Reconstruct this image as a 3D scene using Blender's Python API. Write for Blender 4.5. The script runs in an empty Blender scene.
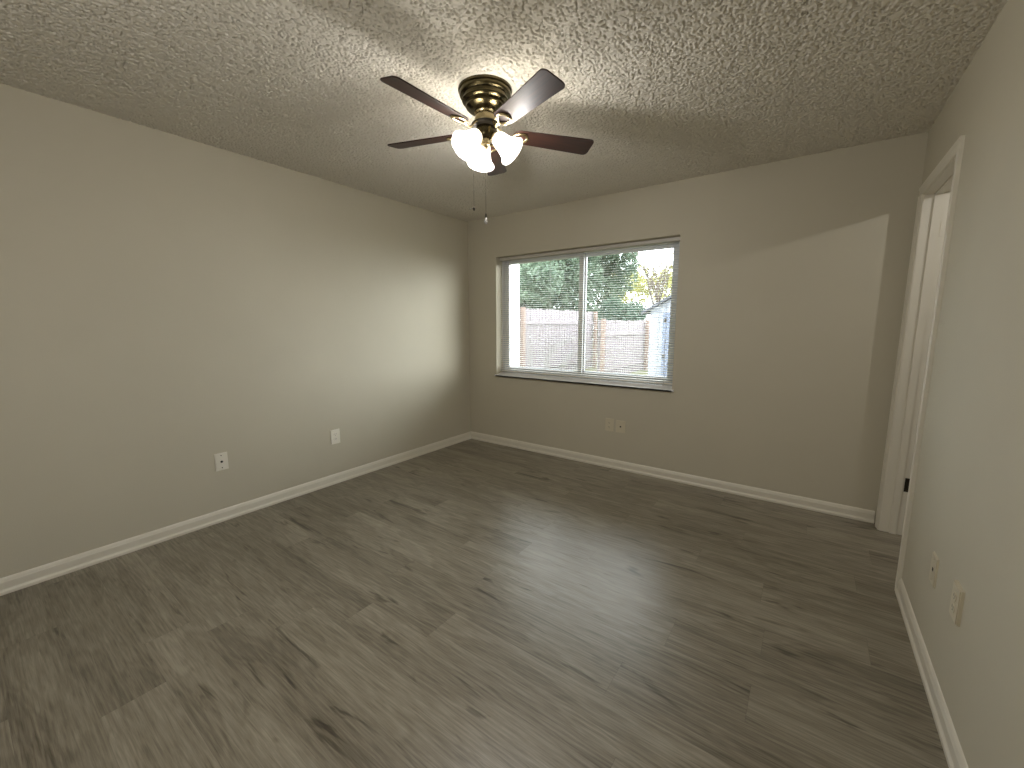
import bpy, bmesh, math, random
import numpy as np
from mathutils import Vector, Matrix

scene = bpy.context.scene
COL = scene.collection
R = math.radians
rng = random.Random(7)

# ------------------------------------------------------------------ camera
W, H = 3.612, 2.44            # room width (x) and height; back wall at y = 0
CAM = Vector((3.154, -3.5356, 1.320))
YAW, PITCH, ROLL = 0.62633, -0.14258, -0.0016
FPX = 411.7
cam_data = bpy.data.cameras.new('camera')
cam = bpy.data.objects.new('camera', cam_data); COL.objects.link(cam)
cam_data.sensor_fit = 'HORIZONTAL'; cam_data.sensor_width = 36.0
cam_data.lens = 36.0 * FPX / 1024.0
cam_data.clip_start = 0.02; cam_data.clip_end = 200
_f = Vector((-math.sin(YAW)*math.cos(PITCH), math.cos(YAW)*math.cos(PITCH), math.sin(PITCH)))
_r = Vector((math.cos(YAW), math.sin(YAW), 0)); _u = _r.cross(_f)
_r2 = _r*math.cos(ROLL) + _u*math.sin(ROLL); _u2 = -_r*math.sin(ROLL) + _u*math.cos(ROLL)
m = Matrix((( _r2.x, _u2.x, -_f.x, CAM.x), (_r2.y, _u2.y, -_f.y, CAM.y), (_r2.z, _u2.z, -_f.z, CAM.z), (0, 0, 0, 1)))
cam.matrix_world = m
scene.camera = cam

# ------------------------------------------------------------------ light, exposure
scene.view_settings.view_transform = 'Standard'
scene.view_settings.look = 'None'
scene.view_settings.exposure = 0.0
scene.view_settings.gamma = 1.0
scene.view_settings.use_curve_mapping = False
scene.cycles.use_denoising = True
scene.cycles.denoising_prefilter = 'NONE'
scene.cycles.max_bounces = 10
scene.cycles.diffuse_bounces = 6
scene.cycles.transparent_max_bounces = 24
scene.cycles.sample_clamp_indirect = 1.2

SKY_STRENGTH = 9.0
SUN_STRENGTH = 3.9
LAMP_W = 15.0
HALL_W = 13.0
REAR_W = 28.0

world = bpy.data.worlds.new('overcast_sky'); scene.world = world
world.use_nodes = True
wn = world.node_tree
for n in list(wn.nodes): wn.nodes.remove(n)
wo = wn.nodes.new('ShaderNodeOutputWorld'); wb = wn.nodes.new('ShaderNodeBackground')
wb.inputs['Color'].default_value = (0.90, 0.95, 1.0, 1); wb.inputs['Strength'].default_value = SKY_STRENGTH
wn.links.new(wb.outputs[0], wo.inputs[0])

def light(name, kind, loc, energy, color=(1, 1, 1), radius=0.05):
    d = bpy.data.lights.new(name, kind); d.energy = energy; d.color = color
    if kind == 'POINT': d.shadow_soft_size = radius
    o = bpy.data.objects.new(name, d); o.location = loc; COL.objects.link(o)
    return o
sun = light('sun', 'SUN', (16, 10, 4), SUN_STRENGTH, (1.0, 0.97, 0.92))
sun.data.angle = R(38)           # low hazy sun, spread out by thin cloud
sun.rotation_euler = Vector((-0.83, -0.56, -0.05)).to_track_quat('-Z', 'Y').to_euler()
# added fill behind the camera; ceiling lamp of the room beyond the open door
light('rear_fill', 'POINT', (2.2, -4.0, 1.9), REAR_W, (1.0, .972, .945), .12)
light('hall_lamp', 'POINT', (4.40, -0.82, 2.215), HALL_W, (1.0, .972, .945), 0.02)

# ------------------------------------------------------------------ helpers
def lin(c):
    return tuple(((v/255)/12.92 if v/255 <= 0.04045 else (((v/255)+0.055)/1.055)**2.4) for v in c) + (1,)

def mat(name, color, rough=0.6, metal=0.0, spec=0.5, **kw):
    m = bpy.data.materials.new(name); m.use_nodes = True
    b = m.node_tree.nodes['Principled BSDF']
    b.inputs['Base Color'].default_value = color if len(color) == 4 else tuple(color)+(1,)
    b.inputs['Roughness'].default_value = rough
    b.inputs['Metallic'].default_value = metal
    b.inputs['Specular IOR Level'].default_value = spec
    for k, v in kw.items(): b.inputs[k].default_value = v
    return m

def nodes(m): return m.node_tree.nodes, m.node_tree.links, m.node_tree.nodes['Principled BSDF']

def noisy(m, c1, c2, scale=8, detail=4, stretch=(1, 1, 1), bump=0.0, bscale=200, bdist=0.001):
    N, L, b = nodes(m)
    tc = N.new('ShaderNodeTexCoord'); mp = N.new('ShaderNodeMapping'); mp.inputs['Scale'].default_value = stretch
    nz = N.new('ShaderNodeTexNoise'); nz.inputs['Scale'].default_value = scale; nz.inputs['Detail'].default_value = detail
    mx = N.new('ShaderNodeMix'); mx.data_type = 'RGBA'
    mx.inputs['A'].default_value = c1; mx.inputs['B'].default_value = c2
    rm = N.new('ShaderNodeMapRange'); rm.inputs['From Min'].default_value = .3; rm.inputs['From Max'].default_value = .7
    L.new(tc.outputs['Object'], mp.inputs[0]); L.new(mp.outputs[0], nz.inputs['Vector'])
    L.new(nz.outputs['Fac'], rm.inputs['Value']); L.new(rm.outputs[0], mx.inputs['Factor']); L.new(mx.outputs['Result'], b.inputs['Base Color'])
    if bump:
        n2 = N.new('ShaderNodeTexNoise'); n2.inputs['Scale'].default_value = bscale; n2.inputs['Detail'].default_value = 3
        L.new(tc.outputs['Object'], n2.inputs['Vector'])
        bp = N.new('ShaderNodeBump'); bp.inputs['Strength'].default_value = bump; bp.inputs['Distance'].default_value = bdist
        L.new(n2.outputs['Fac'], bp.inputs['Height']); L.new(bp.outputs[0], b.inputs['Normal'])
    return m

def obj(name, bm, m, parent=None, smooth=None, kind=None, label=None):
    me = bpy.data.meshes.new(name)
    bmesh.ops.recalc_face_normals(bm, faces=bm.faces[:])
    bm.to_mesh(me); bm.free()
    if m is not None: me.materials.append(m)
    if smooth is not None:
        me.polygons.foreach_set('use_smooth', [True]*len(me.polygons))
        me.set_sharp_from_angle(angle=R(smooth))
    o = bpy.data.objects.new(name, me); COL.objects.link(o)
    if parent is not None: o.parent = parent
    if kind: o['kind'] = kind
    if label: o['label'] = label
    return o

def struct(name, bm, m, **kw):
    return obj(name, bm, m, kind='structure', **kw)

def thing(name, label, cat, loc=(0, 0, 0), rot=(0, 0, 0), group=None):
    o = bpy.data.objects.new(name, None); COL.objects.link(o)
    o.empty_display_size = .05
    o.location = loc; o.rotation_euler = rot
    o['label'] = label; o['category'] = cat
    if group: o['group'] = group
    return o

def tag(o, label, cat, group=None):
    o['label'] = label; o['category'] = cat
    if group: o['group'] = group
    return o

def box(bm, a, b, bevel=0.0, M=None):
    a = Vector(a); b = Vector(b)
    lo = Vector(map(min, a, b)); hi = Vector(map(max, a, b))
    r = bmesh.ops.create_cube(bm, size=1)
    vs = r['verts']
    bmesh.ops.scale(bm, vec=hi-lo, verts=vs); bmesh.ops.translate(bm, vec=(lo+hi)/2, verts=vs)
    if M is not None: bmesh.ops.transform(bm, matrix=M, verts=vs)
    if bevel:
        es = list({e for v in vs for e in v.link_edges})
        bmesh.ops.bevel(bm, geom=es, offset=bevel, segments=2, affect='EDGES', profile=.6)
    return vs

def bxo(name, a, b, m, parent=None, bevel=0.0, **kw):
    bm = bmesh.new(); box(bm, a, b, bevel); return obj(name, bm, m, parent, **kw)

def lathe(bm, prof, seg=40, M=None, cap=True):
    """profile = [(radius, z)...] revolved about z"""
    rings = []
    for r, z in prof:
        ring = []
        for k in range(seg):
            a = 2*math.pi*k/seg
            v = Vector((r*math.cos(a), r*math.sin(a), z))
            if M is not None: v = M @ v
            ring.append(bm.verts.new(v))
        rings.append(ring)
    for i in range(len(rings)-1):
        for k in range(seg):
            bm.faces.new((rings[i][k], rings[i][(k+1) % seg], rings[i+1][(k+1) % seg], rings[i+1][k]))
    if cap:
        if prof[0][0] > 1e-5: bm.faces.new(rings[0][::-1])
        if prof[-1][0] > 1e-5: bm.faces.new(rings[-1])
    return rings

def tube(bm, pts, radii, seg=8, closed=False, flat=1.0):
    pts = [Vector(p) for p in pts]
    if not hasattr(radii, '__len__'): radii = [radii]*len(pts)
    rings = []; n = len(pts); up = Vector((0, 0, 1)); prev = None
    for i, p in enumerate(pts):
        if closed: t = pts[(i+1) % n]-pts[i-1]
        else: t = pts[min(i+1, n-1)]-pts[max(i-1, 0)]
        t.normalize()
        if prev is None:
            s = t.cross(up)
            if s.length < .1: s = t.cross(Vector((1, 0, 0)))
        else:
            s = prev - t*prev.dot(t)
        s.normalize(); prev = s; q = s.cross(t)
        rings.append([bm.verts.new(p + (s*math.cos(2*math.pi*k/seg) + q*math.sin(2*math.pi*k/seg)*flat)*radii[i]) for k in range(seg)])
    rg = range(n) if closed else range(n-1)
    for i in rg:
        a, b = rings[i], rings[(i+1) % n]
        for k in range(seg):
            bm.faces.new((a[k], a[(k+1) % seg], b[(k+1) % seg], b[k]))
    if not closed:
        bm.faces.new(rings[0][::-1]); bm.faces.new(rings[-1])

def prism(bm, poly, axis_from, axis_to, place):
    """extrude a 2-D polygon; place(u, v, t) -> 3-D point"""
    A = [bm.verts.new(place(u, v, axis_from)) for u, v in poly]
    B = [bm.verts.new(place(u, v, axis_to)) for u, v in poly]
    n = len(poly)
    for i in range(n): bm.faces.new((A[i], A[(i+1) % n], B[(i+1) % n], B[i]))
    bm.faces.new(A[::-1]); bm.faces.new(B)

# ------------------------------------------------------------------ materials
WALL = lin((196, 190, 172))
m_wall = mat('painted_wall', WALL, .62, spec=.35)
noisy(m_wall, tuple(c*.97 for c in WALL[:3])+(1,), WALL, 3, 4, bump=.25, bscale=170, bdist=.0015)
m_trim = mat('white_trim_paint', lin((222, 217, 203)), .35)
m_ceil = mat('popcorn_ceiling', lin((222, 217, 205)), .95, spec=.1)
m_plate_beige = mat('beige_plastic_plate', lin((206, 198, 176)), .4)
m_plate_white = mat('white_plastic_plate', lin((232, 228, 215)), .35)
m_dark = mat('dark_metal', lin((40, 36, 30)), .4, .6)
m_slot = mat('black_slot', (.01, .01, .01), .7)
m_frame = mat('white_aluminium_frame', lin((205, 208, 214)), .4)
m_slat = mat('blind_slat', lin((244, 243, 240)), .45)
N, L, b = nodes(m_slat)
tr = N.new('ShaderNodeBsdfTranslucent'); tr.inputs[0].default_value = lin((235, 228, 215)); ms = N.new('ShaderNodeMixShader'); ms.inputs[0].default_value = .42
L.new(b.outputs[0], ms.inputs[1]); L.new(tr.outputs[0], ms.inputs[2]); L.new(ms.outputs[0], N['Material Output'].inputs[0])
m_rail = mat('blind_rail', lin((190, 186, 176)), .45)
m_cord = mat('blind_cord', lin((200, 198, 196)), .8)
m_sill = mat('marble_sill', lin((225, 225, 222)), .25)
noisy(m_sill, lin((242, 242, 242)), lin((228, 229, 230)), 9, 6, (1, 3, 1))
m_chrome = mat('tarnished_brass', lin((110, 98, 70)), .24, 1.0)
noisy(m_chrome, lin((66, 60, 42)), lin((94, 85, 62)), 14, 3)
m_brass = mat('bright_antique_brass', lin((206, 190, 150)), .25, 1.0)
m_chain = mat('chain_metal', lin((120, 110, 95)), .4, .9)
m_crystal = mat('clear_acrylic', (1, 1, 1), .05, **{'Transmission Weight': .7, 'IOR': 1.45})

def glass_mat():
    m = bpy.data.materials.new('window_glass'); m.use_nodes = True
    N, L = m.node_tree.nodes, m.node_tree.links
    N.remove(N['Principled BSDF'])
    t = N.new('ShaderNodeBsdfTransparent'); t.inputs[0].default_value = (.95, .97, .96, 1)
    g = N.new('ShaderNodeBsdfGlossy'); g.inputs['Roughness'].default_value = .02
    lw = N.new('ShaderNodeLayerWeight'); lw.inputs['Blend'].default_value = .5
    pw = N.new('ShaderNodeMath'); pw.operation = 'POWER'; pw.inputs[1].default_value = 5; L.new(lw.outputs['Facing'], pw.inputs[0])
    f = N.new('ShaderNodeMath'); f.operation = 'MULTIPLY_ADD'; f.inputs[1].default_value = .8; f.inputs[2].default_value = .04; L.new(pw.outputs[0], f.inputs[0])
    x = N.new('ShaderNodeMixShader')
    L.new(f.outputs[0], x.inputs[0]); L.new(t.outputs[0], x.inputs[1]); L.new(g.outputs[0], x.inputs[2]); L.new(x.outputs[0], N['Material Output'].inputs[0])
    return m
m_glass = glass_mat()

def shade_mat():
    m = bpy.data.materials.new('frosted_shade_glass'); m.use_nodes = True
    N, L = m.node_tree.nodes, m.node_tree.links
    b = N['Principled BSDF']; b.inputs['Base Color'].default_value = (.9, .89, .86, 1); b.inputs['Roughness'].default_value = .25
    t = N.new('ShaderNodeBsdfTransparent'); t.inputs[0].default_value = (1, .98, .94, 1)
    tl = N.new('ShaderNodeBsdfTranslucent'); tl.inputs[0].default_value = (.95, .93, .88, 1)
    a = N.new('ShaderNodeMixShader'); a.inputs[0].default_value = .6
    L.new(b.outputs[0], a.inputs[1]); L.new(tl.outputs[0], a.inputs[2])
    c = N.new('ShaderNodeMixShader'); c.inputs[0].default_value = .62
    L.new(a.outputs[0], c.inputs[1]); L.new(t.outputs[0], c.inputs[2]); L.new(c.outputs[0], N['Material Output'].inputs[0])
    return m
m_shade = shade_mat()
m_bulb = mat('lit_bulb', (1, .97, .9, 1), .3)
nodes(m_bulb)[2].inputs['Emission Color'].default_value = (1, .93, .82, 1)
nodes(m_bulb)[2].inputs['Emission Strength'].default_value = 9.0

def wood_blade():
    m = mat('walnut_blade', lin((70, 38, 22)), .48, spec=.5)
    N, L, b = nodes(m)
    tc = N.new('ShaderNodeTexCoord'); mp = N.new('ShaderNodeMapping'); mp.inputs['Scale'].default_value = (2.5, 38, 10)
    nz = N.new('ShaderNodeTexNoise'); nz.inputs['Scale'].default_value = 3; nz.inputs['Detail'].default_value = 5; nz.inputs['Distortion'].default_value = .6
    cr = N.new('ShaderNodeValToRGB')
    cr.color_ramp.elements[0].position = .3; cr.color_ramp.elements[0].color = lin((24, 11, 7))
    cr.color_ramp.elements[1].position = .7; cr.color_ramp.elements[1].color = lin((54, 27, 17))
    L.new(tc.outputs['Object'], mp.inputs[0]); L.new(mp.outputs[0], nz.inputs['Vector']); L.new(nz.outputs['Fac'], cr.inputs[0]); L.new(cr.outputs[0], b.inputs['Base Color'])
    return m
m_blade = wood_blade()

def plank_floor():
    m = mat('grey_oak_vinyl_planks', (0.2, .18, .15, 1), .38, spec=.85)
    N, L, b = nodes(m)
    def M2(op, a, c=None, d=None):
        n = N.new('ShaderNodeMath'); n.operation = op
        for i, v in enumerate((a, c, d)):
            if v is None: continue
            if isinstance(v, (int, float)): n.inputs[i].default_value = v
            else: L.new(v, n.inputs[i])
        return n.outputs[0]
    tc = N.new('ShaderNodeTexCoord'); sp = N.new('ShaderNodeSeparateXYZ'); L.new(tc.outputs['Object'], sp.inputs[0])
    x, y = sp.outputs[0], sp.outputs[1]
    PW, PL = .181, 1.22
    ry = M2('DIVIDE', M2('ADD', y, 20.02), PW); row = M2('FLOOR', ry); fy = M2('FRACT', ry)
    wr = N.new('ShaderNodeTexWhiteNoise'); wr.noise_dimensions = '1D'; L.new(row, wr.inputs['W'])
    rx = M2('ADD', M2('DIVIDE', M2('ADD', x, 20), PL), M2('MULTIPLY', wr.outputs['Value'], 1.0)); colm = M2('FLOOR', rx); fx = M2('FRACT', rx)
    cid = N.new('ShaderNodeCombineXYZ'); L.new(row, cid.inputs[0]); L.new(colm, cid.inputs[1])
    wp = N.new('ShaderNodeTexWhiteNoise'); wp.noise_dimensions = '3D'; L.new(cid.outputs[0], wp.inputs['Vector'])
    ps = N.new('ShaderNodeSeparateColor'); L.new(wp.outputs['Color'], ps.inputs[0])
    # plank-local coordinates, shifted per plank
    px = M2('ADD', M2('MULTIPLY', fx, PL), M2('MULTIPLY', ps.outputs[0], 37.0))
    py = M2('ADD', M2('MULTIPLY', fy, PW), M2('MULTIPLY', ps.outputs[1], 53.0))
    pc = N.new('ShaderNodeCombineXYZ'); L.new(px, pc.inputs[0]); L.new(py, pc.inputs[1])
    def noise(scale, sx, sy, detail=4, dist=0., rough=.55):
        mp = N.new('ShaderNodeMapping'); mp.inputs['Scale'].default_value = (sx, sy, 1)
        L.new(pc.outputs[0], mp.inputs[0])
        nz = N.new('ShaderNodeTexNoise'); nz.inputs['Scale'].default_value = scale; nz.inputs['Detail'].default_value = detail
        nz.inputs['Distortion'].default_value = dist; nz.inputs['Roughness'].default_value = rough
        L.new(mp.outputs[0], nz.inputs['Vector']); return nz.outputs['Fac']
    broad = noise(1.0, 1.3, 8, 3, .45)              # light and dark fields, cathedral centre
    fine = noise(1.0, 5, 120, 5, .4, .7)          # pores
    knot = noise(1.0, 2.6, 15, 3, 1.0)
    rings = M2('SINE', M2('MULTIPLY', broad, 60.0))  # contour lines of the broad field = cathedral grain
    rings = M2('MULTIPLY', M2('ADD', rings, 1.0), .5)
    kn = N.new('ShaderNodeMapRange'); kn.inputs['From Min'].default_value = .62; kn.inputs['From Max'].default_value = .74; L.new(knot, kn.inputs['Value'])
    bf = N.new('ShaderNodeMapRange'); bf.inputs['From Min'].default_value = .3; bf.inputs['From Max'].default_value = .7; L.new(broad, bf.inputs['Value'])
    v = M2('ADD', M2('MULTIPLY', bf.outputs[0], .28), M2('MULTIPLY', fine, 1.10))
    v = M2('ADD', v, M2('MULTIPLY', rings, .10))
    v = M2('ADD', v, M2('MULTIPLY', M2('SUBTRACT', ps.outputs[2], 1.9), .13))
    v = M2('SUBTRACT', v, M2('MULTIPLY', kn.outputs[0], .42))
    cr = N.new('ShaderNodeValToRGB'); e = cr.color_ramp.elements
    e[0].position = 0.0; e[0].color = lin((44, 38, 29)); e[1].position = 1.0; e[1].color = lin((168, 161, 146))
    k = e.new(.25); k.color = lin((80, 73, 61)); k = e.new(.55); k.color = lin((124, 117, 103))
    L.new(v, cr.inputs[0])
    # seams
    def edge(f, w):
        a = M2('MINIMUM', f, M2('SUBTRACT', 1.0, f)); return M2('LESS_THAN', a, w)
    seam = M2('MAXIMUM', edge(fy, .0045), edge(fx, .0008))
    mx = N.new('ShaderNodeMix'); mx.data_type = 'RGBA'; mx.inputs['B'].default_value = lin((60, 52, 44))
    L.new(M2('MULTIPLY', seam, .3), mx.inputs['Factor']); L.new(cr.outputs[0], mx.inputs['A']); L.new(mx.outputs['Result'], b.inputs['Base Color'])
    L.new(M2('ADD', .25, M2('MULTIPLY', fine, .16)), b.inputs['Roughness'])
    bp = N.new('ShaderNodeBump'); bp.inputs['Strength'].default_value = .25; bp.inputs['Distance'].default_value = .001
    L.new(M2('SUBTRACT', M2('MULTIPLY', fine, .6), seam), bp.inputs['Height']); L.new(bp.outputs[0], b.inputs['Normal'])
    return m
m_floor = plank_floor()

FAN_X, FAN_Y = 1.782, -1.856
# ------------------------------------------------------------------ room shell
YB = -4.25                     # wall behind the camera
T = .115
bm = bmesh.new(); box(bm, (-T, YB-T, -.12), (W+.0, .2, 0)); struct('floor', bm, m_floor)

# popcorn ceiling: real lumps on a fine grid, closed by a slab above
def make_ceiling():
    step = .0034
    nx = int(W/step)+1; y0, y1 = -3.3, 0.0; ny = int((y1-y0)/step)+1
    X = np.linspace(0, W, nx); Y = np.linspace(y0, y1, ny)
    hgt = np.zeros((ny, nx), np.float32)
    rs = np.random.RandomState(3)
    sx = X[1]-X[0]; sy = Y[1]-Y[0]
    def stamp(n, rlo, rhi, klo, khi, acc):
        cx = rs.rand(n)*W; cy = y0+rs.rand(n)*(y1-y0); rad = rlo+rs.rand(n)*(rhi-rlo); hh = klo+rs.rand(n)*(khi-klo)
        ci = np.round(cx/sx).astype(int); cj = np.round((cy-y0)/sy).astype(int)
        for di in range(-2, 3):
            for dj in range(-2, 3):
                i = ci+di; j = cj+dj
                ok = (i >= 0) & (i < nx) & (j >= 0) & (j < ny)
                d2 = (X[np.clip(i, 0, nx-1)]-cx)**2 + (Y[np.clip(j, 0, ny-1)]-cy)**2
                v = hh*np.sqrt(np.clip(1-d2/rad**2, 0, 1))
                np.maximum.at(acc, (j[ok], i[ok]), v[ok])
    area = W*(y1-y0)
    stamp(int(area/.009**2), .004, .007, .000, .0012, hgt)      # lumps
    big = np.zeros((ny, nx), np.float32); stamp(int(area/.021**2), .0060, .0078, .0015, .0040, big); hgt = hgt+big
    pits = np.zeros((ny, nx), np.float32)
    stamp(int(area/.0130**2), .0030, .0050, .008, .012, pits)   # gaps between the lumps
    hgt = hgt + .008 - pits
    near = np.hypot(X[None, :]-FAN_X, Y[:, None]-FAN_Y) < .15
    hgt[near] = .006
    XX, YY = np.meshgrid(X, Y)
    co = np.stack([XX, YY, H+.005-hgt], -1).reshape(-1, 3).astype(np.float32)
    a = (np.arange(ny-1)[:, None]*nx+np.arange(nx-1)[None]).reshape(-1)
    quads = np.stack([a, a+nx, a+nx+1, a+1], -1)
    nb = len(co)
    # slab above (extends over the walls and behind the camera)
    S = [(-T, YB-T, H+.012), (W, YB-T, H+.010), (W, .2, H+.010), (-T, .2, H+.010), (-T, YB-T, H+.15), (W, YB-T, H+.15), (W, .2, H+.15), (-T, .2, H+.15)]
    co = np.vstack([co, np.array(S, np.float32)])
    F = np.array([(3, 2, 1, 0), (4, 5, 6, 7), (0, 1, 5, 4), (1, 2, 6, 5), (2, 3, 7, 6), (3, 0, 4, 7)]) + nb
    quads = np.vstack([quads, F])
    me = bpy.data.meshes.new('ceiling')
    me.vertices.add(len(co)); me.vertices.foreach_set('co', co.ravel())
    me.loops.add(quads.size); me.loops.foreach_set('vertex_index', quads.ravel().astype(np.int32))
    me.polygons.add(len(quads)); me.polygons.foreach_set('loop_start', np.arange(0, quads.size, 4, dtype=np.int32))
    me.update(calc_edges=True); me.validate()
    me.materials.append(m_ceil)
    o = bpy.data.objects.new('ceiling', me); COL.objects.link(o); o['kind'] = 'structure'
make_ceiling()

WX0, WX1, WZ0, WZ1 = .388, 2.245, .800, 2.027     # window opening
WT = .195                                          # back wall thickness
DY0, DY1, DZ = -.835, -.098, 2.075                 # door opening in the right wall
bm = bmesh.new(); box(bm, (-T, YB, 0), (0, WT, H+.012)); struct('wall_left', bm, m_wall)
bm = bmesh.new()
box(bm, (0, 0, 0), (WX0, WT, H+.012)); box(bm, (WX1, 0, 0), (W, WT, H+.012))
box(bm, (WX0, 0, 0), (WX1, WT, WZ0-.034)); box(bm, (WX0, 0, WZ1), (WX1, WT, H+.012))
struct('wall_back', bm, m_wall)
bm = bmesh.new()
box(bm, (W, DY1, 0), (W+T, .2, H+.15)); box(bm, (W, YB, 0), (W+T, DY0, H+.15)); box(bm, (W, DY0, DZ), (W+T, DY1, H+.15))
struct('wall_right', bm, m_wall)
bm = bmesh.new(); box(bm, (0, YB-T, 0), (W, YB, H+.012)); struct('wall_front', bm, m_wall)

# the room beyond the open door
HX = 5.35
bm = bmesh.new(); box(bm, (W, -2.2, -.12), (HX, .7, 0)); struct('floor_hall', bm, m_floor)
bm = bmesh.new(); box(bm, (W+T, -2.2, H), (HX, .7, H+.15)); struct('ceiling_hall', bm, m_ceil)
bm = bmesh.new(); box(bm, (HX, -2.2, 0), (HX+T, .7, H+.15)); struct('wall_hall_right', bm, m_wall)
bm = bmesh.new(); box(bm, (W+T, .7, 0), (HX, .7+T, H+.15)); box(bm, (W, .2, 0), (W+T, .7+T, H+.15)); struct('wall_hall_back', bm, m_wall)
bm = bmesh.new(); box(bm, (W+T, -2.2-T, 0), (HX, -2.2, H+.15)); struct('wall_hall_front', bm, m_wall)

# baseboards: profile (thickness, height)
BB = [(0, 0), (.0175, 0), (.0175, .014), (.0130, .022), (.0115, .026), (.0115, .060), (.0095, .066), (.0075, .074), (.0035, .081), (0, .083)]
def baseboard(name, a, b, place):
    bm = bmesh.new(); prism(bm, BB, a, b, place); return struct(name, bm, m_trim)
baseboard('baseboard_left', YB, -.001, lambda u, v, t: (u, t, v))
baseboard('baseboard_back', .0, W-.018, lambda u, v, t: (t, -u, v))
baseboard('baseboard_right', YB, DY0-.062, lambda u, v, t: (W-u, t, v))
baseboard('baseboard_front', 0, W, lambda u, v, t: (t, YB+u, v))

# door casing (trim) round the opening, one moulded profile
CS = [(0, 0), (.006, 0), (.010, .004), (.011, .016), (.013, .032), (.017, .042), (.017, .053), (.014, .057), (0, .057)]
bm = bmesh.new()
prism(bm, [(u, v*1.22) for u, v in CS], 0, DZ-.013, lambda u, v, t: (W-u, DY0+.013-v, t))
prism(bm, CS, 0, DZ-.013, lambda u, v, t: (W-u, DY1-.013+v, t))
prism(bm, CS, DY0+.013-.070, DY1-.013+.057, lambda u, v, t: (W-u, t, DZ-.013+v*.92))
struct('trim_1', bm, m_trim)

# door 1: jamb, stop, leaf swung into the next room, hinges
d1 = bpy.data.objects.new('door_1', None); COL.objects.link(d1); d1['kind'] = 'structure'; d1.location = (W, DY1, 0)
def dpart(name, a, b, m, bev=0.0, par=None):
    off = Vector(d1.location)
    return bxo(name, Vector(a)-off, Vector(b)-off, m, par or d1, bev)
JT = .004
dpart('jamb', (W-.001, DY1-.018, 0), (W+T+.004, DY1, DZ), m_trim)
dpart('jamb', (W-.001, DY0, 0), (W+T+.004, DY0+.018, DZ), m_trim)
dpart('jamb_head', (W-.001, DY0+.018, DZ-.018), (W+T+.004, DY1-.018, DZ), m_trim)
dpart('door_stop', (W+.045, DY1-.027, 0), (W+.078, DY1-.018, DZ-.026), m_trim)
dpart('door_stop', (W+.045, DY0+.018, 0), (W+.078, DY0+.027, DZ-.026), m_trim)
dpart('door_stop_head', (W+.045, DY0+.018, DZ-.026), (W+.078, DY1-.018, DZ-.018), m_trim)
leaf = dpart('door_leaf', (W+T+.012, DY1-.020, .012), (W+T+.012+.66, DY1+.015, DZ-.022), m_trim, .002)
for z, hm in ((.33, m_dark), (1.86, m_trim)):
    bm = bmesh.new()
    lathe(bm, [(.006, z-.045), (.006, z+.045)], 12, Matrix.Translation((W+T+.006-W, -.024, 0)))
    box(bm, (T-.028, -.0205, z-.044), (T+.004, -.0175, z+.044))
    hg = obj('hinge', bm, hm, d1); 

# ------------------------------------------------------------------ window
w1 = bpy.data.objects.new('window_1', None); COL.objects.link(w1); w1['kind'] = 'structure'; w1.location = (WX0, 0, WZ0)
def wpart(name, boxes, m, parent=None, bev=0.0):
    bm = bmesh.new(); off = Vector((WX0, 0, WZ0))
    for a, b in boxes: box(bm, Vector(a)-off, Vector(b)-off, bev)
    return obj(name, bm, m, parent or w1)
FY0, FY1 = .112, .178
g = .04
wpart('window_frame', [((WX0, FY0, WZ0), (WX0+g, FY1, WZ1)), ((WX1-g, FY0, WZ0), (WX1, FY1, WZ1)),
                       ((WX0+g, FY0, WZ0), (WX1-g, FY1, WZ0+.035)), ((WX0+g, FY0, WZ1-.04), (WX1-g, FY1, WZ1))], m_frame)
MX = 1.335
SWD = .046
def sash(x0, x1, ya, yb):
    s = wpart('sash', [((x0, ya, WZ0+.035), (x0+SWD, yb, WZ1-.04)), ((x1-SWD, ya, WZ0+.035), (x1, yb, WZ1-.04)),
                       ((x0+SWD, ya, WZ0+.035), (x1-SWD, yb, WZ0+.065)), ((x0+SWD, ya, WZ1-.07), (x1-SWD, yb, WZ1-.04))], m_frame)
    bm = bmesh.new(); off = Vector((WX0, 0, WZ0)); yc = (ya+yb)/2
    box(bm, Vector((x0+.03, yc-.002, WZ0+.06))-off, Vector((x1-.03, yc+.002, WZ1-.065))-off)
    obj('window_pane', bm, m_glass, s)
sash(WX0+g, MX+.017, .118, .141)
sash(MX-.017, WX1-g, .147, .170)
bm = bmesh.new()
prism(bm, [(-.022, WZ0-.034), (.112, WZ0-.034), (.112, WZ0), (.075, WZ0), (-.018, WZ0-.020), (-.022, WZ0-.023)], WX0+.0005, WX1-.0005, lambda u, v, t: (t, u, v))
prism(bm, [(-.022, WZ0-.034), (-.0005, WZ0-.034), (-.0005, WZ0-.0165), (-.018, WZ0-.020), (-.022, WZ0-.023)], WX0-.014, WX1+.016, lambda u, v, t: (t, u, v))
struct('window_sill', bm, m_sill)
bpy.data.objects['window_sill'].name = 'trim_2'

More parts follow.
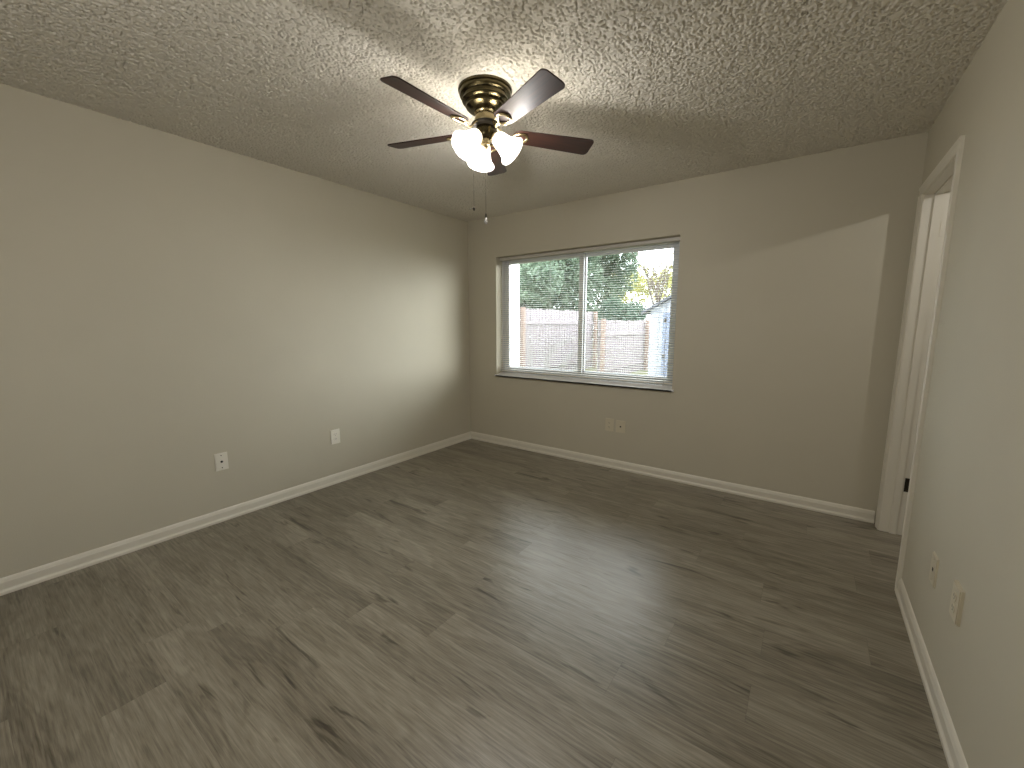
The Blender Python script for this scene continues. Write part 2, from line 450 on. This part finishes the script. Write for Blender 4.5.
# mini blind
bl = thing('window_blind', 'white horizontal mini blind with open slats hanging in the window', 'blind', (WX0, .075, WZ1))
BX0, BX1 = .014, WX1-WX0-.006
BY = 0.0
HRZ = -.004
bxo('headrail', (BX0-.004, BY-.018, HRZ-.030), (BX1+.002, BY+.018, HRZ), m_rail, bl, .002)
TOPZ = HRZ-.040; BOTZ = -(WZ1-WZ0)+.022; NS = 56
TILT = R(10)
def slat_mesh():
    bm = bmesh.new(); n = 5; rows = []
    for e in (0, 1):
        for sgn in (1, -1):
            row = []
            for k in range(n):
                t = -1+2*k/(n-1); yy = t*.0125; zz = .0016*(1-t*t) + sgn*.00025
                y2 = yy*math.cos(TILT)-zz*math.sin(TILT); z2 = yy*math.sin(TILT)+zz*math.cos(TILT)
                row.append(bm.verts.new(((BX0, BX1)[e], y2, z2)))
            rows.append(row)
    a, a2, b_, b2 = rows
    for k in range(n-1):
        bm.faces.new((a[k], a[k+1], b_[k+1], b_[k])); bm.faces.new((a2[k], b2[k], b2[k+1], a2[k+1]))
        bm.faces.new((a[k], a2[k], a2[k+1], a[k+1])); bm.faces.new((b_[k], b_[k+1], b2[k+1], b2[k]))
    bm.faces.new((a[0], b_[0], b2[0], a2[0])); bm.faces.new((a[-1], a2[-1], b2[-1], b_[-1]))
    return bm
s0 = obj('slat', slat_mesh(), m_slat, bl)
for k in range(NS):
    o = s0 if k == 0 else s0.copy()
    if k: COL.objects.link(o); o.parent = bl
    o.location = (0, BY, BOTZ+.018+(TOPZ-BOTZ-.018)*k/(NS-1))
bxo('bottom_rail', (BX0, BY-.013, BOTZ-.009), (BX1, BY+.013, BOTZ+.003), m_slat, bl, .003)
for fx in (.12, .62, 1.18, 1.70):
    bm = bmesh.new()
    for yy in (-.0142, .0142):
        tube(bm, [(fx, BY+yy, HRZ-.03), (fx, BY+yy, BOTZ)], .0006, 6)
    tube(bm, [(fx+.006, BY, HRZ-.03), (fx+.006, BY, BOTZ)], .0006, 6)
    obj('ladder_cord', bm, m_cord, bl)
bm = bmesh.new(); tube(bm, [(.045, BY-.024, HRZ-.025), (.047, BY-.026, -.5), (.047, BY-.026, -1.10)], .0035, 6); obj('tilt_wand', bm, m_cord, bl, smooth=60)
bm = bmesh.new()
for dx in (0, .008):
    tube(bm, [(1.745+dx, BY-.022, HRZ-.025), (1.762+dx, BY-.022, -.7), (1.765+dx, BY-.022, -1.19)], .0012, 6)
lathe(bm, [(.001, -1.19), (.005, -1.205), (.008, -1.222), (.003, -1.225)], 10, Matrix.Translation((1.769, BY-.022, 0)))
obj('lift_cord', bm, m_cord, bl, smooth=60)

# ------------------------------------------------------------------ wall plates
def plate_thing(loc, rotz, kind, label, name, w=.072, h=.116, group=None, thick=.006, m_plate=None):
    """local frame: plate lies in x-z, faces -y"""
    m_plate = m_plate or m_plate_white
    t = thing(name, label, 'outlet' if kind == 'duplex' else 'wall plate', loc, (0, 0, rotz), group)
    bm = bmesh.new()
    vs = box(bm, (-w/2, -thick, -h/2), (w/2, 0, h/2))
    es = [e for e in bm.edges if all(v.co.y < -.001 for v in e.verts)]
    bmesh.ops.bevel(bm, geom=es, offset=.003, segments=2, affect='EDGES')
    obj('cover_plate', bm, m_plate, t)
    if kind == 'duplex':
        for s in (-1, 1):
            bm = bmesh.new()
            n = 24; poly = []
            for k in range(n):
                a = 2*math.pi*k/n; poly.append((.0165*math.cos(a), max(-.0125, min(.0125, .0165*math.sin(a)))))
            prism(bm, poly, -thick-.0018, -thick+.001, lambda u, v, q: (u, q, v+s*.0195))
            rc = obj('receptacle', bm, m_plate, t)
            bm = bmesh.new()
            for dx, hh in ((-.0063, .0042), (.0063, .0035)):
                box(bm, (dx-.0011, -thick-.0022, s*.0195+.003-hh), (dx+.0011, -thick-.0014, s*.0195+.003+hh))
            lathe(bm, [(.0022, 0), (.0022, .0008)], 10, Matrix.Translation((0, -thick-.0014, s*.0195-.0075)) @ Matrix.Rotation(R(90), 4, 'X'))
            obj('slot', bm, m_slot, rc)
        bm = bmesh.new(); lathe(bm, [(.0032, 0), (.0028, .0012), (0.0, .0015)], 12, Matrix.Translation((0, -thick, 0)) @ Matrix.Rotation(R(90), 4, 'X'))
        obj('screw', bm, m_plate, t)
    else:
        if kind == 'coax':
            bm = bmesh.new()
            Mx = Matrix.Translation((0, -thick, 0)) @ Matrix.Rotation(R(90), 4, 'X')
            lathe(bm, [(.0075, 0), (.0075, .002), (.0050, .0025), (.0050, .009), (.0040, .0095), (.0, .0095)], 14, Mx)
            obj('coax_socket', bm, m_dark, t)
        else:
            bm = bmesh.new(); box(bm, (-.0065, -thick-.0008, -.0065), (.0065, -thick+.001, .0065), .0)
            obj('phone_jack', bm, m_slot, t)
        for s in (-1, 1):
            bm = bmesh.new(); lathe(bm, [(.0034, 0), (.003, .0012), (0.0, .0016)], 12, Matrix.Translation((0, -thick, s*.042)) @ Matrix.Rotation(R(90), 4, 'X'))
            obj('screw', bm, m_dark if kind == 'coax' else m_plate, t)
    return t
plate_thing((0, -2.519, .412), R(90), 'coax', 'white wall plate with black coax socket low on the left wall, nearer the camera', 'cable_plate', .076, .118)
plate_thing((0, -1.695, .400), R(90), 'duplex', 'white duplex outlet low on the left wall, nearer the back corner', 'power_outlet', .082, .122)
plate_thing((1.708, 0, .406), 0, 'duplex', 'beige duplex outlet below the window, left one of the touching pair', 'power_outlet', .080, .118, m_plate=m_plate_beige)
plate_thing((1.815, 0, .403), 0, 'phone', 'beige plate with one dark jack below the window, right one of the touching pair', 'jack_plate', .090, .112, m_plate=m_plate_beige)
plate_thing((W, -1.395, .385), R(-90), 'phone', 'small cream jack plate on the right wall beside the door', 'jack_plate', .076, .116, m_plate=m_plate_beige)
plate_thing((W, -1.700, .425), R(-90), 'duplex', 'thick cream duplex outlet on the right wall nearer the camera', 'power_outlet', .078, .118, thick=.011, m_plate=m_plate_beige)

# ------------------------------------------------------------------ ceiling fan
FC = Vector((FAN_X, FAN_Y, H))
fan = thing('ceiling_fan', 'five-blade walnut ceiling fan with brass housing and lit tulip shades', 'ceiling fan', FC)
bm = bmesh.new()
HZ = .86
lathe(bm, [(a, c*HZ) for a, c in [(.128, .006), (.130, -.004), (.129, -.012), (.124, -.018), (.124, -.030), (.121, -.036), (.108, -.042), (.107, -.050), (.111, -.054),
           (.112, -.062), (.106, -.070), (.094, -.075), (.090, -.082), (.094, -.087), (.093, -.094), (.080, -.106), (.062, -.114), (.048, -.118)]], 56)
obj('motor_housing', bm, m_chrome, fan, smooth=35)
bm = bmesh.new()
lathe(bm, [(.052, -.094), (.053, -.104), (.048, -.110), (.050, -.116), (.052, -.146), (.049, -.152)], 40)
obj('neck_collar', bm, m_brass, fan, smooth=35)
bm = bmesh.new()
lathe(bm, [(.040, -.147), (.064, -.151), (.068, -.155), (.068, -.161), (.066, -.165), (.045, -.168)], 40)
obj('flywheel', bm, m_dark, fan, smooth=35)
bm = bmesh.new()
lathe(bm, [(.043, -.163), (.046, -.170), (.047, -.205), (.044, -.213), (.034, -.219), (.020, -.221)], 40)
obj('light_kit_body', bm, m_chrome, fan, smooth=35)
bm = bmesh.new()
lathe(bm, [(.018, -.218), (.026, -.224), (.027, -.232), (.018, -.240), (.020, -.248), (.014, -.256), (.006, -.262), (.005, -.270), (.0, -.273)], 28)
obj('light_fitter', bm, m_brass, fan, smooth=35)

# blades
BR, BZ = .553, -.188
PITCH_B = R(13)
def blade_mesh():
    bm = bmesh.new()
    r0, r1 = .135, BR; hw0, hw1 = .047, .060; cr = .022
    out = []
    # root: rounded
    for k in range(9):
        a = math.pi/2 + math.pi*k/8
        out.append((r0+.035+.035*math.cos(a), hw0*math.sin(a)))
    for s in (-1, 1):
        seq = range(6) if s == -1 else range(6)
        for k in seq:
            a = (-math.pi/2 + math.pi/2*k/5) if s == -1 else (math.pi/2*k/5)
            out.append((r1-cr-(0.0)+cr*math.cos(a), s*(hw1-cr)+cr*math.sin(a)))
    prism(bm, out, -.003, .003, lambda u, v, t: (u, v, t))
    bmesh.ops.bevel(bm, geom=[e for e in bm.edges if abs(e.verts[0].co.z-e.verts[1].co.z) < 1e-6], offset=.0012, segments=1, affect='EDGES')
    return bm
def bracket_mesh():
    bm = bmesh.new()
    # curved arm from the flywheel out to the blade
    pts = [(.058, 0, .027), (.075, 0, .020), (.092, 0, -.004), (.110, 0, -.016), (.128, 0, -.012), (.140, 0, -.0075)]
    tube(bm, pts, [.008, .008, .0075, .007, .0075, .008], 10, flat=.6)
    # open tulip-shaped loop under the blade
    loop = []
    for k in range(28):
        a = 2*math.pi*k/28
        w = .030*math.sin(a)*(1-.25*math.cos(a))
        loop.append((.172-.036*math.cos(a), w, -.0072))
    tube(bm, loop, .0068, 8, closed=True, flat=.6)
    tube(bm, [(.206, 0, -.0072), (.216, 0, -.0068), (.222, 0, -.006)], [.006, .004, .001], 8, flat=.6)
    for p in ((.150, .026), (.150, -.026), (.206, 0)):
        lathe(bm, [(.006, -.004), (.0065, -.009), (.004, -.012), (0, -.0125)], 12, Matrix.Translation((p[0], p[1], 0)))
    return bm
# the old fan hangs slightly out of level
SAG = Vector((0, 0, 1)).rotation_difference(Vector((.0258, .0245, 1))).to_matrix().to_4x4()
ANG0 = 49.8
bl0 = obj('fan_blade', blade_mesh(), m_blade, fan, smooth=30)
br0 = obj('blade_bracket', bracket_mesh(), m_brass, fan, smooth=45)
for k in range(5):
    b_, a_ = (bl0, br0) if k == 0 else (bl0.copy(), br0.copy())
    if k:
        for o in (b_, a_): COL.objects.link(o); o.parent = fan
    th = R(ANG0+72*k)
    Mb = Matrix.Translation((0, 0, BZ)) @ SAG @ Matrix.Rotation(th, 4, 'Z') @ Matrix.Rotation(-PITCH_B, 4, 'X')
    b_.matrix_local = Mb; a_.matrix_local = Mb

# tulip shades with bulbs
def shade_mesh():
    bm = bmesh.new()
    prof = [(.024, 0), (.030, -.004), (.036, -.016), (.040, -.034), (.043, -.054), (.047, -.074), (.054, -.092), (.065, -.106), (.070, -.110)]
    inner = [(r-.0025, z+.0015) for r, z in prof[::-1]]
    lathe(bm, prof+[(.0715, -.112), (.070, -.1135)]+inner[0:], 40, cap=False)
    return bm
def bulb_mesh():
    bm = bmesh.new()
    lathe(bm, [(.0, .0), (.012, 0), (.012, -.018), (.016, -.028), (.023, -.044), (.026, -.058), (.023, -.072), (.014, -.082), (0, -.085)], 24)
    return bm
def fitter_mesh():
    bm = bmesh.new()
    lathe(bm, [(.0, .018), (.012, .018), (.016, .012), (.026, .006), (.028, -.002), (.027, -.008), (.0, -.008)], 28)
    return bm
for i, az in enumerate((141, 261, 21)):
    a = R(az); tilt = R(47)
    root = Vector((math.cos(a)*.052, math.sin(a)*.052, -.214))
    # shade local -z must point outwards and down
    d = Vector((math.cos(a)*math.sin(tilt), math.sin(a)*math.sin(tilt), -math.cos(tilt)))
    Ms = Matrix.Translation(root) @ d.to_track_quat('-Z', 'Y').to_matrix().to_4x4()
    cup = obj('shade_holder', fitter_mesh(), m_brass, fan, smooth=40); cup.matrix_local = Ms
    bm = bmesh.new(); tube(bm, [(math.cos(a)*.02, math.sin(a)*.02, -.228), (math.cos(a)*.036, math.sin(a)*.036, -.224), tuple(root - d*.015)], .0065, 10); obj('shade_arm', bm, m_brass, fan, smooth=60)
    sh = obj('lamp_shade', shade_mesh(), m_shade, fan, smooth=60); sh.matrix_local = Ms
    bu = obj('light_bulb', bulb_mesh(), m_bulb, fan, smooth=60); bu.matrix_local = Ms
    pl = light('fan_bulb_light', 'POINT', (0, 0, 0), LAMP_W, (1.0, .972, .945), .04)
    pl.location = FC + root + d*.090

# pull chains
def chain(x, y, z0, z1, kind, label):
    bm = bmesh.new(); n = int((z0-z1)/.0048)
    tube(bm, [(x, y, z0), (x, y, z1)], .0007, 5)
    for k in range(n):
        lathe(bm, [(0, .0016), (.0014, .0008), (.0014, -.0008), (0, -.0016)], 6, Matrix.Translation((x, y, z0-.0048*(k+.5))))
    c = obj('pull_chain', bm, m_chain, fan)
    if kind == 'crystal':
        bm = bmesh.new(); lathe(bm, [(.0, z1+.006), (.0035, z1+.004), (.0050, z1-.010), (.004, z1-.014), (0, z1-.014)], 14, Matrix.Translation((x, y, 0))); obj('chain_cap', bm, m_dark, c, smooth=50)
        bm = bmesh.new(); lathe(bm, [(.0, z1-.012), (.0035, z1-.014), (.0055, z1-.022), (.0085, z1-.032), (.0085, z1-.038), (.005, z1-.044), (0, z1-.046)], 16, Matrix.Translation((x, y, 0))); obj('chain_pull', bm, m_crystal, c, smooth=50, label='clear teardrop pull')
    else:
        bm = bmesh.new(); lathe(bm, [(.0, z1+.006), (.004, z1+.005), (.0055, z1), (.005, z1-.006), (.002, z1-.011), (0, z1-.012)], 14, Matrix.Translation((x, y, 0)))
        tube(bm, [(x, y, z1), (x-.012, y-.009, z1-.002), (x-.019, y-.014, z1-.0025)], .0011, 6); obj('chain_pull', bm, m_dark, c, smooth=50, label='small dark chain end with stray link')
chain(1.735-FC.x, -1.895-FC.y, -.245, 1.896-H, 'end', '')
chain(1.781-FC.x, -1.858-FC.y, -.262, 1.868-H, 'crystal', '')

# ------------------------------------------------------------------ outside
GZ = -.12
m_grass = mat('lawn', lin((120, 135, 80)), .9); noisy(m_grass, lin((84, 92, 55)), lin((112, 108, 78)), 3, 5)
m_fence = mat('weathered_fence_wood', lin((200, 188, 186)), .85)
noisy(m_fence, lin((112, 103, 104)), lin((152, 144, 150)), 4, 5, (9, 9, 1.2))
m_post = mat('cedar_post', lin((196, 164, 142)), .85); noisy(m_post, lin((122, 102, 92)), lin((146, 126, 116)), 4, 4, (12, 12, 1))
m_white = mat('white_stucco', lin((240, 240, 236)), .8)
m_shed = mat('pale_blue_siding', lin((104, 113, 134)), .6)
m_shed_w = mat('shed_white_trim', lin((146, 150, 162)), .6)
m_roof = mat('shed_roof', lin((70, 72, 80)), .8)
m_bark = mat('bark', lin((140, 126, 112)), .9); noisy(m_bark, lin((120, 110, 102)), lin((86, 76, 68)), 6, 4, (4, 4, 1))
bm = bmesh.new(); box(bm, (-30, .2, GZ-.2), (22, 34, GZ)); g_ = struct('ground', bm, m_grass)

def fence_run(p0, p1, height, post_at, label, name='board_fence', board=.14, jitter=.02, rail_side=1):
    p0 = Vector((p0[0], p0[1], GZ)); p1 = Vector((p1[0], p1[1], GZ)); d = p1-p0; Ln = d.length
    ang = math.atan2(d.y, d.x)
    t = thing(name, label, 'fence', p0, (0, 0, ang))
    bm = bmesh.new(); n = int(Ln/(board+.012)); w = Ln/n
    for k in range(n):
        hh = height + rng.uniform(-jitter, jitter); x0 = k*w+.013; x1 = (k+1)*w-.013; lean = rng.uniform(-.012, .012)
        c = .03
        poly = [(x0, .03), (x1, .03), (x1+lean, hh-c), (x1-c+lean, hh), (x0+c+lean, hh), (x0+lean, hh-c)]
        dy = rng.uniform(0, .006)
        prism(bm, poly, -.010+dy, .009+dy, lambda u, v, q: (u, q, v))
    obj('board_panel', bm, m_fence, t)
    for z in (.30, height-.36):
        bm = bmesh.new(); y0 = -.012*rail_side; y1 = -.052*rail_side
        box(bm, (0, min(y0, y1), z-.045), (Ln, max(y0, y1), z+.045), .003)
        obj('rail', bm, m_fence, t)
    for px in post_at:
        bm = bmesh.new(); y0 = -.054*rail_side; y1 = -.144*rail_side
        box(bm, (px-.05, min(y0, y1), 0), (px+.05, max(y0, y1), height+.02), .004)
        obj('post', bm, m_post, t)
    return t
fence_run((-2.78, 4.4), (-2.78, 9.3), 1.86, (.60, 4.85), 'long weathered board fence behind the left window pane', rail_side=1)
fence_run((-1.12, 6.0), (-1.12, 10.2), 1.56, (.08, 3.45), 'weathered board fence behind the right window pane', rail_side=1)
fence_run((-1.0, 10.3), (2.4, 10.3), 1.50, (1.6, 3.2), 'far board fence facing the house between post and shed', rail_side=1)

# white porch post beside the left of the window
pp = thing('porch_post', 'tall white square post outside the left side of the window', 'post', (-1.225, 2.6, GZ))
bxo('post_shaft', (-.065, -.065, 0), (.065, .065, 3.2), m_white, pp, .006)
bxo('post_base', (-.10, -.10, 0), (.10, .10, .16), m_white, pp, .01)

# shed
sd = thing('garden_shed', 'pale blue garden shed with gabled roof at right of window view', 'shed', (.62, 4.5, GZ), (0, 0, R(0)))
SW, SD, SH, SR = 2.0, 2.4, 1.72, 2.26
bm = bmesh.new()
poly = [(0, 0), (SW, 0), (SW, SH), (SW/2, SR), (0, SH)]
prism(bm, poly, 0, SD, lambda u, v, q: (u, q, v)); obj('shed_wall', bm, m_shed_w, sd)
bm = bmesh.new()
for (x0, z0, x1, z1) in ((-.14, SH-.085, SW/2, SR+.0), (SW+.14, SH-.085, SW/2, SR+.0)):
    prism(bm, [(x0, z0+.004), (x1, z1+.004), (x1, z1+.055), (x0, z0+.055)], -.12, SD+.12, lambda u, v, q: (u, q, v))
obj('shed_roof', bm, m_roof, sd)
dr = bxo('shed_door', (.25, -.03, .06), (1.15, .0, 1.66), m_shed, sd, .004)
for z in (.85, 1.52): bxo('shed_hinge', (.26, -.038, z-.035), (.31, -.028, z+.035), m_dark, dr)
bm = bmesh.new(); box(bm, (1.08, -.05, .85), (1.11, -.03, 1.0)); obj('door_handle', bm, m_dark, dr)

def leaves_mesh(blobs, n, size, seed, zmin=None):
    rs = np.random.RandomState(seed)
    vol = np.array([b[3]**2 for b in blobs]); pr = vol/vol.sum()
    idx = rs.choice(len(blobs), n, p=pr); B = np.array(blobs)[idx]
    v = rs.normal(size=(n, 3)); v /= np.linalg.norm(v, axis=1, keepdims=True)
    rad = B[:, 3:4]*(.72+.33*rs.rand(n, 1)); c = B[:, :3]+v*rad*np.array([1, 1, .85])
    if zmin is not None: c[:, 2] = np.maximum(c[:, 2], zmin+rs.rand(n)*.2)
    a = rs.normal(size=(n, 3)); a /= np.linalg.norm(a, axis=1, keepdims=True)
    b = np.cross(a, rs.normal(size=(n, 3))); b /= np.linalg.norm(b, axis=1, keepdims=True)
    s = size*(.6+.8*rs.rand(n, 1))
    co = np.stack([c-a*s, c+b*s*.5, c+a*s, c-b*s*.5], 1).reshape(-1, 3)
    me = bpy.data.meshes.new('foliage')
    me.vertices.add(len(co)); me.vertices.foreach_set('co', co.astype(np.float32).ravel())
    me.loops.add(4*n); me.loops.foreach_set('vertex_index', np.arange(4*n, dtype=np.int32))
    me.polygons.add(n); me.polygons.foreach_set('loop_start', np.arange(0, 4*n, 4, dtype=np.int32))
    me.update(calc_edges=True); me.validate()
    return me
def leaf_mat(name, c1, c2):
    m = mat(name, c1, .6, spec=.3); noisy(m, tuple(v*.9 for v in c1), tuple(v*.9 for v in c2), 2.2, 5)
    N, L, b = nodes(m)
    tr = N.new('ShaderNodeBsdfTranslucent'); ms = N.new('ShaderNodeMixShader'); ms.inputs[0].default_value = .35
    src = b.inputs['Base Color'].links[0].from_socket; L.new(src, tr.inputs[0])
    L.new(b.outputs[0], ms.inputs[1]); L.new(tr.outputs[0], ms.inputs[2]); L.new(ms.outputs[0], N['Material Output'].inputs[0])
    return m
m_leaf_g = leaf_mat('evergreen_leaf', lin((76, 96, 80)), lin((130, 146, 124)))
m_leaf_d = leaf_mat('dark_leaf', lin((62, 86, 72)), lin((106, 128, 108)))
m_leaf_y = leaf_mat('yellow_leaf', lin((150, 150, 84)), lin((180, 176, 120)))

def branchy(bm, base, h, r, n, seed, spread=.5, fork=.35):
    q = random.Random(seed)
    def seg(p, d, ln, rad, depth):
        pts = [p]; rr = [rad]; steps = 4
        for k in range(steps):
            d2 = (d + Vector((q.uniform(-.16, .16), q.uniform(-.16, .16), q.uniform(-.03, .10)))).normalized()
            p = p + d2*ln/steps; d = d2; pts.append(p.copy()); rr.append(rad*(1-.45*(k+1)/steps))
        tube(bm, pts, rr, 6)
        if depth > 0:
            for j in range(n):
                at = q.choice((2, 3, 4)) if j else 4
                nd = (d + Vector((q.uniform(-1, 1), q.uniform(-1, 1), q.uniform(-.1, .7)))*spread*1.4).normalized()
                seg(pts[at]-d*rad*.3, nd, ln*q.uniform(.55, .8), rr[at]*.75, depth-1)
    seg(Vector(base), Vector((0, 0, 1)), h*fork, r, 3)
def tree(name, loc, label, blobs, n, size, m_leaf, seed, trunk_h, trunk_r, cat='tree', group=None, nb=3):
    t = thing(name, label, cat, (loc[0], loc[1], GZ), (0, 0, 0), group)
    bm = bmesh.new(); branchy(bm, (0, 0, -.02), trunk_h, trunk_r, nb, seed); obj('trunk', bm, m_bark, t, smooth=60)
    if n:
        me = leaves_mesh(blobs, n, size, seed, .1); me.materials.append(m_leaf)
        o = bpy.data.objects.new('foliage', me); COL.objects.link(o); o.parent = t
    return t
def blobs(seed, n, ext, z0, z1, r):
    q = random.Random(seed)
    return [(q.uniform(-ext, ext), q.uniform(-ext, ext), q.uniform(z0, z1), q.uniform(r*.7, r*1.2)) for _ in range(n)]
tree('leafy_tree', (-5.7, 10.6), 'broad green tree above the fence behind the left pane', blobs(1, 40, 1.6, 1.0, 5.4, .9), 32000, .085, m_leaf_g, 11, 4.2, .14)
tree('leafy_tree', (-5.2, 15.2), 'green tree above the fence just right of the window mullion', blobs(2, 34, 1.3, 1.6, 7.4, .7), 20000, .085, m_leaf_g, 12, 5.6, .15)
tree('round_bush', (-2.5, 10.95), 'dark green rounded bush rising over the right-hand fence', blobs(3, 16, .45, .5, 2.0, .48), 12000, .055, m_leaf_d, 13, 1.2, .05, 'bush')
tree('yellow_tree', (-5.2, 21.4), 'pale yellow-green tree far behind the rounded bush', blobs(4, 22, 1.9, 2.6, 4.5, .6), 4200, .10, m_leaf_y, 14, 4.2, .10)
tree('bare_tree', (-1.35, 12.3), 'bare branching tree above the shed roof in the window', [(-.5, 0, 3.0, .8), (.5, .2, 3.6, .8)], 300, .05, m_leaf_y, 21, 5.6, .13, nb=4)
